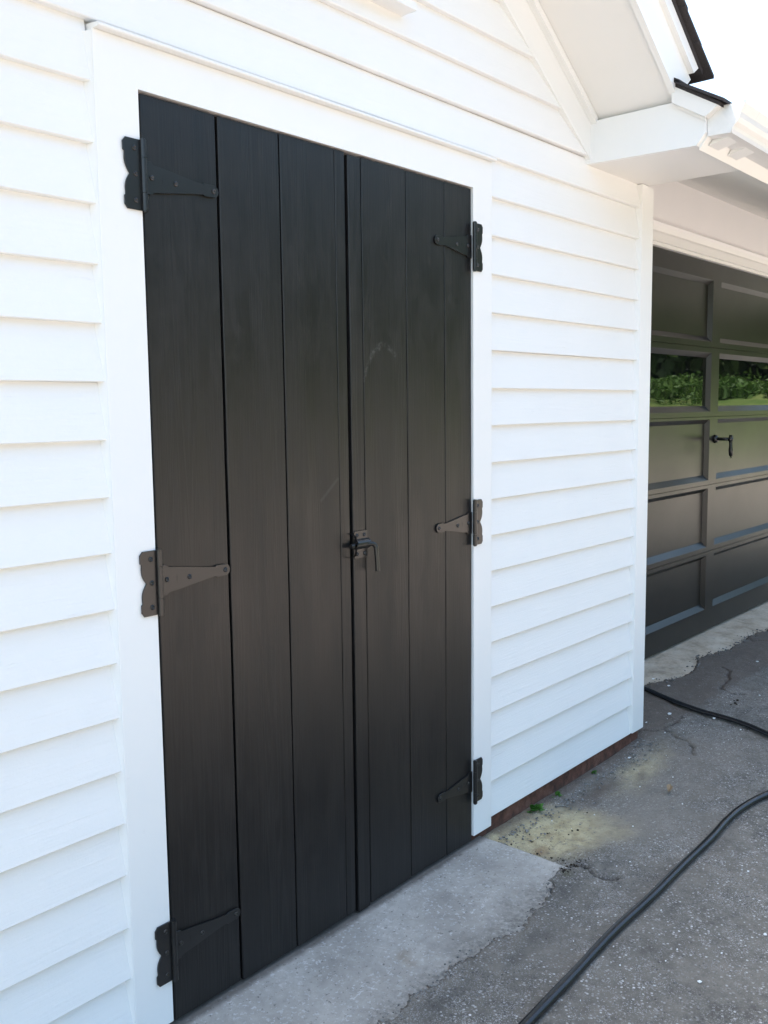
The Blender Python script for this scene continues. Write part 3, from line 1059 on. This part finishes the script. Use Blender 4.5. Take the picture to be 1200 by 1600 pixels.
# handle: shaft out of the centre stile with a drop grip
bm = bmesh.new()
hx, hz = 4.285, 1.128
bmesh.ops.create_cone(bm, cap_ends=True, segments=20, radius1=0.026, radius2=0.020, depth=0.016, matrix=Matrix.Translation((hx, YF - 0.008, hz)) @ Matrix.Rotation(math.pi / 2, 4, 'X'))
tube(bm, [(hx, YF, hz), (hx, YF - 0.092, hz)], 0.0095, 12)
bmesh.ops.create_uvsphere(bm, u_segments=14, v_segments=8, radius=0.017, matrix=Matrix.Translation((hx, YF - 0.094, hz)))
tube(bm, [(hx, YF - 0.094, hz + 0.024), (hx, YF - 0.095, hz - 0.01), (hx, YF - 0.096, hz - 0.035), (hx, YF - 0.097, hz - 0.065), (hx, YF - 0.098, hz - 0.095), (hx, YF - 0.098, hz - 0.108)],
     [0.010, 0.010, 0.0095, 0.0135, 0.011, 0.007], 12)
gpart(from_bm("door_handle", bm, 'hinge', None, True))
boxo("garage_backing", 'gap_shade', house, GX0 - 0.002, GX1 + 0.002, YG + 0.075, YG + 0.085, -0.07, 2.155)

# ------------------------------------------------------------------ double door
YD = -0.018                   # face of the planks
DOORB, DOORT = -0.020, H - 0.006


def plank(x0, x1, z0, z1, y0, y1, parent, name="plank", rag=0.0009):
    """vertical board with eased, slightly uneven long edges"""
    bm = bmesh.new()
    n = 26
    ph = random.uniform(0, 90)
    c = 0.0016
    rings = []
    cup = random.uniform(-0.0008, 0.0008)
    for i in range(n + 1):
        z = z0 + (z1 - z0) * i / n
        a = rag * mnoise.noise(Vector((ph, z * 7, 0))) + 0.6 * rag * mnoise.noise(Vector((ph, z * 30, 3)))
        b = rag * mnoise.noise(Vector((ph + 20, z * 7, 0))) + 0.6 * rag * mnoise.noise(Vector((ph + 20, z * 30, 3)))
        yy = y0 + 0.0010 * mnoise.noise(Vector((ph + 40, z * 1.3, 0)))
        xa, xb = x0 + a, x1 + b
        rings.append([bm.verts.new(p) for p in ((xa, y1, z), (xa, yy + c, z), (xa + c, yy, z), ((xa + xb) / 2, yy + cup, z), (xb - c, yy, z), (xb, yy + c, z), (xb, y1, z))])
    m_ = 7
    for a, b in zip(rings, rings[1:]):
        for k_ in range(m_):
            bm.faces.new((a[k_], a[(k_ + 1) % m_], b[(k_ + 1) % m_], b[k_]))
    bm.faces.new(rings[0][::-1])
    bm.faces.new(rings[-1])
    o = from_bm(name, bm, 'door', None)
    o.parent = parent
    o.matrix_parent_inverse = parent.matrix_basis.inverted()
    return o


def sub(o, parent):
    o.parent = parent
    o.matrix_parent_inverse = parent.matrix_basis.inverted()
    return o


left_leaf = empty("door_leaf", (0, 0, 0), house)
left_leaf["label"] = "left leaf of the black plank double door"
right_leaf = empty("door_leaf", (W, 0, 0), house)
right_leaf["label"] = "right leaf of the black plank double door with the latch"
for a, b, leaf in ((0.0105, 0.2000, left_leaf), (0.2070, 0.3840, left_leaf), (0.3870, 0.5665, left_leaf), (0.5685, 0.6035, left_leaf),
                   (0.6650, 0.8395, right_leaf), (0.8440, 1.0115, right_leaf), (1.0138, 1.1415, right_leaf)):
    dz = random.uniform(-0.002, 0.002)
    plank(a, b, DOORB + dz, DOORT + random.uniform(-0.001, 0.001), YD + random.uniform(-0.0012, 0.0012), 0.002, leaf)
plank(0.6110, 0.6580, DOORB - 0.006, DOORT - 0.004, YD - 0.0050, 0.002, right_leaf, "astragal", 0.0006)
sub(boxo("backing_board", 'gap_shade', None, 0.004, 0.609, 0.0025, 0.022, DOORB + 0.004, DOORT), left_leaf)
sub(boxo("backing_board", 'gap_shade', None, 0.6095, 1.1405, 0.0025, 0.022, DOORB + 0.004, DOORT), right_leaf)
boxo("interior_shade_sheet", 'gap_shade', house, -0.03, W + 0.03, 0.055, 0.065, -0.10, H + 0.03)  # black sheet painting in the shade of the space behind the door


# ---- T hinges: notched butt plate on the casing, barrel with pin, tapering strap on the door, six screws
def smooth_outline(pts):
    return pts


def screw(bm, x, y, z, r=0.0056):
    """domed head with a cross recess"""
    seg = 14
    rows = [(r, 0.0), (r, -0.0010), (r * 0.86, -0.0022), (r * 0.55, -0.0029)]
    rings = [[bm.verts.new((x + q * math.cos(2 * math.pi * k_ / seg), y + d, z + q * math.sin(2 * math.pi * k_ / seg))) for k_ in range(seg)] for q, d in rows]
    for a, b in zip(rings, rings[1:]):
        for k_ in range(seg):
            bm.faces.new((a[k_], a[(k_ + 1) % seg], b[(k_ + 1) % seg], b[k_]))
    c = bm.verts.new((x, y - 0.0012, z))
    top = rings[-1]
    for k_ in range(seg):
        bm.faces.new((top[k_], top[(k_ + 1) % seg], c))


def make_hinge(parent, x, zc, s, name="hinge", kl=1.0):
    """s = +1: plate left of the joint, strap to the right; -1 mirrored"""
    bm = bmesh.new()
    yb = -0.0262                                     # plates lie on the casing / planks
    th = 0.0034
    hh = 0.0685
    # butt plate outline in (u, z); u runs away from the joint over the casing
    L = [(0.003, hh), (0.036, hh), (0.038, hh - 0.004), (0.0425, hh - 0.008), (0.0425, hh - 0.025), (0.0385, hh - 0.027)]
    lobe = []
    for k_ in range(1, 8):
        t = k_ / 8
        z = hh - 0.027 - t * (hh - 0.027 - 0.0015)
        lobe.append((0.0385 - 0.0085 * (t ** 2.6) + 0.0020 * math.sin(math.pi * t), z))
    L += lobe + [(0.0280, 0.0)]
    Lb = [(u, -z) for u, z in reversed(L[:-1])]
    out = L + Lb
    pts = [(x - s * u, zc + z) for u, z in out]
    vs_, fs = prism(bm, pts, 'y', yb, yb - th)
    # strap outline in (v, z); v runs over the door
    S = [(0.006, 0.0330), (0.026, 0.0325), (0.030, 0.0285), (0.034, 0.0262), (0.048, 0.0256), (0.070, 0.0226), (0.100, 0.0180), (0.130, 0.0136), (0.157, 0.0100), (0.160, 0.0128), (0.165, 0.0132)]
    tip = [(0.186 + 0.013 * math.sin(a_), 0.0128 * math.cos(a_)) for a_ in (0.15, 0.5, 0.85, 1.2, 1.57)]
    S += tip
    Sb = [(v, -z) for v, z in reversed(S[:-1])]
    ys = YD - 0.0016
    spts = [(x + s * v * kl, zc + z) for v, z in S + Sb]
    prism(bm, spts, 'y', ys, ys - th)
    bmesh.ops.bevel(bm, geom=[e for e in bm.edges if len(e.link_faces) == 2 and abs(e.verts[0].co.y - e.verts[1].co.y) < 1e-6 and e.verts[0].co.y < ys - th * 0.5],
                    offset=0.0005, segments=1, affect='EDGES')
    # barrel: three knuckles round a pin
    xb, yk, rk = x + s * 0.0025, -0.0325, 0.0066
    for a, b in ((hh, 0.0345), (0.0335, -0.0335), (-0.0345, -hh)):
        tube(bm, [(xb, yk, zc + a), (xb, yk, zc + b)], rk, 18)
    tube(bm, [(xb, yk, zc + hh + 0.0025), (xb, yk, zc - hh - 0.0025)], rk * 0.72, 14)
    # bent leaves from the barrel to the plates
    box(bm, min(x - s * 0.004, x + s * 0.003), max(x - s * 0.004, x + s * 0.003), yb - th - 0.0022, yb - 0.0004, zc - hh + 0.0005, zc + hh - 0.0005)
    for (u, z) in ((0.0165, hh - 0.018), (0.0155, 0.001), (0.0165, -hh + 0.018)):
        screw(bm, x - s * u, yb - th + 0.0003, zc + z)
    for (v, z) in ((0.0270, 0.001), (0.0860, -0.001), (0.1850, 0.0)):
        screw(bm, x + s * v * kl, ys - th + 0.0003, zc + z)
    # stamped mark
    box(bm, x + s * 0.054 - 0.0012, x + s * 0.054 + 0.0012, ys - th - 0.0003, ys - th + 0.0004, zc - 0.006, zc + 0.007)
    o = from_bm(name, bm, 'hinge', None)
    return sub(o, parent)


make_hinge(left_leaf, 0.001, 1.799, 1)
make_hinge(left_leaf, 0.001, 0.975, 1)
make_hinge(left_leaf, 0.001, 0.156, 1)
make_hinge(right_leaf, W - 0.001, 1.797, -1, kl=0.90)
make_hinge(right_leaf, W - 0.001, 0.985, -1, kl=0.90)
make_hinge(right_leaf, W - 0.001, 0.172, -1, kl=0.90)

# ---- slide bolt: screwed plate on the astragal, sleeve, bent rod, keeper over the joint
bm = bmesh.new()
yp = YD - 0.0055
x0_, x1_, z0_, z1_ = 0.6105, 0.6610, 0.9440, 1.0150
vs_, _ = prism(bm, [(x0_, z0_ + 0.003), (x0_ + 0.003, z0_), (x1_ - 0.003, z0_), (x1_, z0_ + 0.003), (x1_, z1_ - 0.003), (x1_ - 0.003, z1_), (x0_ + 0.003, z1_), (x0_, z1_ - 0.003)], 'y', yp, yp - 0.0028)
for sx in (x0_ + 0.011, x1_ - 0.012):
    for sz in (z0_ + 0.011, z1_ - 0.011):
        screw(bm, sx, yp - 0.0026, sz, 0.0052)
zc = 0.981
# sleeve: a half round pressed out of the plate
seg = 10
sl_ = []
for xx in (x0_ + 0.003, x1_ + 0.002):
    sl_.append([bm.verts.new((xx, yp - 0.002 - 0.0135 * math.sin(math.pi * k_ / seg), zc + 0.0135 * math.cos(math.pi * k_ / seg))) for k_ in range(seg + 1)])
for k_ in range(seg):
    bm.faces.new((sl_[0][k_], sl_[0][k_ + 1], sl_[1][k_ + 1], sl_[1][k_]))
rod = [(0.590, yp - 0.009, zc - 0.002), (0.642, yp - 0.009, zc - 0.002), (0.664, yp - 0.0125, zc - 0.002), (0.6715, yp - 0.0155, zc - 0.004), (0.6755, yp - 0.018, zc - 0.010), (0.677, yp - 0.020, zc - 0.020), (0.677, yp - 0.024, zc - 0.076)]
tube(bm, catmull(rod, 6), 0.0062, 14)
bolt = sub(from_bm("slide_bolt", bm, 'hinge', None), right_leaf)
bpy.context.view_layer.update()
bm = bmesh.new()
# keeper on the left leaf: a strap standing off the plank with two slots
kp = catmull([(0.5940, YD, 1.012), (0.5940, YD - 0.021, 1.008), (0.5940, YD - 0.029, 0.998), (0.5940, YD - 0.029, 0.965), (0.5940, YD - 0.021, 0.952), (0.5940, YD, 0.948)], 5)
rows = []
for p in kp:
    rows.append([bm.verts.new((p.x - 0.004, p.y, p.z)), bm.verts.new((p.x + 0.004, p.y, p.z))])
for a, b in zip(rows, rows[1:]):
    bm.faces.new((a[0], a[1], b[1], b[0]))
bmesh.ops.solidify(bm, geom=list(bm.faces), thickness=0.0028)
sub(from_bm("bolt_keeper", bm, 'gap_shade', None), left_leaf)  # flat black puts the shade of its left-facing side into the colour

# ------------------------------------------------------------------ hoses on the asphalt
def ground_z(x, y):
    return -0.0300


def hose(name, pts, r, label, group, flat):
    bm = bmesh.new()
    cp = catmull([(x, y, z) for x, y, z in pts], 14)
    rad = [r * (1 + 0.05 * mnoise.noise(Vector((p.x * 9, p.y * 9, 1)))) for p in cp]
    tube(bm, cp, rad, 18, True, flat)
    return tag(from_bm(name, bm, 'hose', None, True), label, "hose", group)


ZH = -0.0195
hose("rubber_hose", [(-0.9, -0.85, ZH), (-0.3, -0.70, ZH), (0.15, -0.638, ZH), (0.497, -0.622, ZH), (0.725, -0.612, ZH), (0.952, -0.600, ZH), (1.174, -0.600, ZH), (1.403, -0.594, ZH),
                     (1.625, -0.591, ZH), (1.787, -0.582, ZH), (1.923, -0.587, ZH), (2.075, -0.614, ZH), (2.35, -0.70, ZH), (2.8, -0.95, ZH), (3.4, -1.5, ZH)],
     0.0128, "thick black hose curving across the near asphalt beside the concrete slab", "black hoses on the driveway", (1.0, 0.86))
hose("rubber_hose", [(2.42, 0.30, -0.014), (2.62, 0.34, -0.013), (2.82, 0.335, -0.013), (2.935, 0.275, -0.015), (2.885, 0.144, -0.0185), (2.831, 0.030, -0.0185), (2.787, -0.100, -0.0185), (2.770, -0.197, -0.0185), (2.738, -0.305, -0.0185),
                     (2.683, -0.410, -0.0185), (2.58, -0.62, -0.0185), (2.62, -1.1, -0.0185), (3.0, -1.7, -0.0185)],
     0.0135, "flattened black hose lying in front of the garage door, emerging behind the wall corner", "black hoses on the driveway", (1.25, 0.66))

# ------------------------------------------------------------------ small things on the ground
def weed(x, y, z, r, n, label):
    bm = bmesh.new()
    for k_ in range(n):
        a = random.uniform(0, 2 * math.pi)
        l = r * random.uniform(0.6, 1.1)
        el = random.uniform(0.5, 1.2)
        d = Vector((math.cos(a) * math.cos(el), -abs(math.sin(a)) * math.cos(el), math.sin(el)))
        base = Vector((x + random.uniform(-.2, .2) * r, y, z))
        side = d.cross(Vector((0, 0, 1))).normalized()
        tip = base + d * l
        tube(bm, [base, base + d * l * 0.55], 0.0006, 5)
        lw = l * random.uniform(0.22, 0.34)
        mid = base + d * l * 0.72
        drop = Vector((0, 0, -0.15 * l))
        P = [base + d * l * 0.45, mid + side * lw, tip + side * lw * 0.6 + drop * .5, tip + d * l * 0.2 + drop, tip - side * lw * 0.6 + drop * .5, mid - side * lw]
        vv = [bm.verts.new(p) for p in P]
        c = bm.verts.new((tip * .5 + mid * .5) + Vector((0, 0, 0.05 * l)))
        for i in range(6):
            bm.faces.new((vv[i], vv[(i + 1) % 6], c))
    o = from_bm("weed", bm, 'weed', None)
    return tag(o, label, "weed", "weeds along the foundation")


weed(1.500, -0.022, -0.060, 0.046, 16, "largest green weed sprouting at the rusty foundation near the sand patch")
weed(1.640, -0.020, -0.056, 0.030, 9, "small pale weed at the foundation, middle of three")
weed(1.910, -0.020, -0.052, 0.026, 8, "tiny weed at the foundation nearest the wall corner")

bm = bmesh.new()
for i in range(7):
    t = i / 6
    w = 0.013 * math.sin(math.pi * (0.08 + 0.9 * t))
    for s in (-1, 0, 1):
        bm.verts.new((1.906 + (t - .5) * 0.05 + 0.004 * s, -0.337 + s * w + 0.012 * t, -0.026 + 0.012 * abs(s) * math.sin(3 * t + 0.4) + 0.014 * t * t))
bm.verts.ensure_lookup_table()
for i in range(6):
    for s in range(2):
        a = i * 3 + s
        bm.faces.new((bm.verts[a], bm.verts[a + 1], bm.verts[a + 4], bm.verts[a + 3]))
lf = from_bm("dry_leaf", bm, 'dryleaf', None)
md = lf.modifiers.new("thickness", 'SOLIDIFY')
md.thickness = 0.0006
tag(lf, "curled brown dry leaf on the asphalt near the wall corner", "leaf")


def rubble(name, mat, pts, label, flat=0.6):
    """loose bits: each an irregular little stone"""
    bm = bmesh.new()
    for (x, y, z, r) in pts:
        m = bmesh.ops.create_icosphere(bm, subdivisions=1, radius=r)
        rz = random.uniform(0, 6)
        sx, sy = random.uniform(0.7, 1.4), random.uniform(0.6, 1.0)
        for v in m['verts']:
            q = v.co * random.uniform(0.75, 1.2)
            q = Vector((q.x * sx, q.y * sy, q.z * flat))
            v.co = Matrix.Rotation(rz, 3, 'Z') @ q + Vector((x, y, z + r * 0.2))
    o = from_bm(name, bm, mat, None)
    return tag(o, label, "debris", kind="stuff")


def gz(x, y):                 # height of the driveway, as laid above
    z = -0.030
    if x > 1.19 and y > -0.42:
        t = min(max((y + 0.42) / 0.30, 0), 1)
        u = min(max((x - 2.0) / 0.45, 0), 1)
        z -= 0.026 * t * t * (3 - 2 * t) * (1 - u * u * (3 - 2 * u))
    return z


chips = [(3.077, 0.191, 0.012), (2.685, 0.014, 0.013), (2.872, 0.125, 0.006), (2.75, -0.16, 0.011), (2.519, 0.045, 0.006), (3.774, 0.01, 0.009), (2.145, -0.060, 0.010), (3.14, 0.30, 0.012),
         (2.60, 0.10, 0.005), (2.45, -0.07, 0.005), (2.68, -0.30, 0.006), (3.2, -0.2, 0.006), (1.60, -0.20, 0.004), (2.05, -0.28, 0.004), (1.2, -0.9, 0.006), (0.9, -0.85, 0.007), (1.5, -0.75, 0.005)]
for q in range(70):
    chips.append((random.uniform(0.6, 3.6), random.uniform(-1.1, 0.05), random.uniform(0.0015, 0.0038)))
bm = bmesh.new()
for (x, y, r) in chips:
    if y > -0.01 and x < 2.36:
        continue
    if x < 1.22 and y > -0.36:
        continue
    a0 = random.uniform(0, 6)
    n_ = random.randint(4, 6)
    P = [(x + r * random.uniform(.6, 1.2) * math.cos(a0 + 6.283 * k_ / n_), y + 0.7 * r * random.uniform(.6, 1.2) * math.sin(a0 + 6.283 * k_ / n_)) for k_ in range(n_)]
    zz = gz(x, y) + 0.0035
    prism(bm, P, 'z', zz, zz + 0.0012 + r * 0.15)
tag(from_bm("paint_flakes", bm, 'chip', None), "white paint flakes scattered over the driveway", "paint flakes", kind="stuff")

pts = []
for q in range(620):
    x = random.uniform(1.22, 2.33)
    y = -0.012 - abs(random.gauss(0, 0.05))
    pts.append((x, y, gz(x, y) + 0.006, random.uniform(0.0015, 0.0055)))
for q in range(900):
    x, y = random.uniform(0.3, 4.2), random.uniform(-1.1, 0.15)
    if (y > -0.02 and x < 2.36) or (x < 1.22 and y > -0.40):
        continue
    pts.append((x, y, gz(x, y), random.uniform(0.0012, 0.0034)))
for q in range(420):          # along the broken asphalt edge on the slab
    x = random.uniform(0.3, 1.2)
    y = float(np.interp(x, [p[0] for p in SLAB_FRONT], [p[1] for p in SLAB_FRONT])) + -0.012 + random.gauss(0, 0.016)
    pts.append((x, y, -0.033, random.uniform(0.0012, 0.0036)))
for q in range(260):
    x = random.uniform(2.4, 5.0)
    y = float(np.interp(x, [p[0] for p in APRON_FRONT], [p[1] for p in APRON_FRONT])) + random.gauss(0, 0.02)
    pts.append((x, y, -0.025, random.uniform(0.002, 0.007)))
rubble("loose_grit", 'grit', pts, "loose stone grit along the foundation and the broken asphalt edges")
pts = []
for q in range(34):
    x, y = 1.40 + random.gauss(0, 0.10), -0.15 + random.gauss(0, 0.07)
    if x > 1.22 and y < -0.03:
        pts.append((x, y, gz(x, y) + 0.001, 0.0012 + 0.004 * random.random() ** 2.5))
for q in range(30):
    x = 1.22 + random.uniform(0, 0.03)
    y = random.uniform(-0.34, -0.04)
    pts.append((x + random.gauss(0, .006), y, gz(x, y) + 0.003, 0.0014 + 0.004 * random.random() ** 2))
for q in range(60):
    x, y = 1.215 + random.gauss(0, 0.035), -0.33 + random.gauss(0, 0.014)
    pts.append((x, y, gz(x, y) - 0.001, 0.0015 + 0.0045 * random.random() ** 2))
for q in range(30):
    x, y = 3.022 + random.gauss(0, .02), -0.149 + random.gauss(0, .01)
    if q < 5:
        pts.append((x, y, gz(x, y), random.uniform(0.004, 0.009)))
rubble("soil_crumbs", 'crumb', pts, "dark soil crumbs on the sand beside the slab")
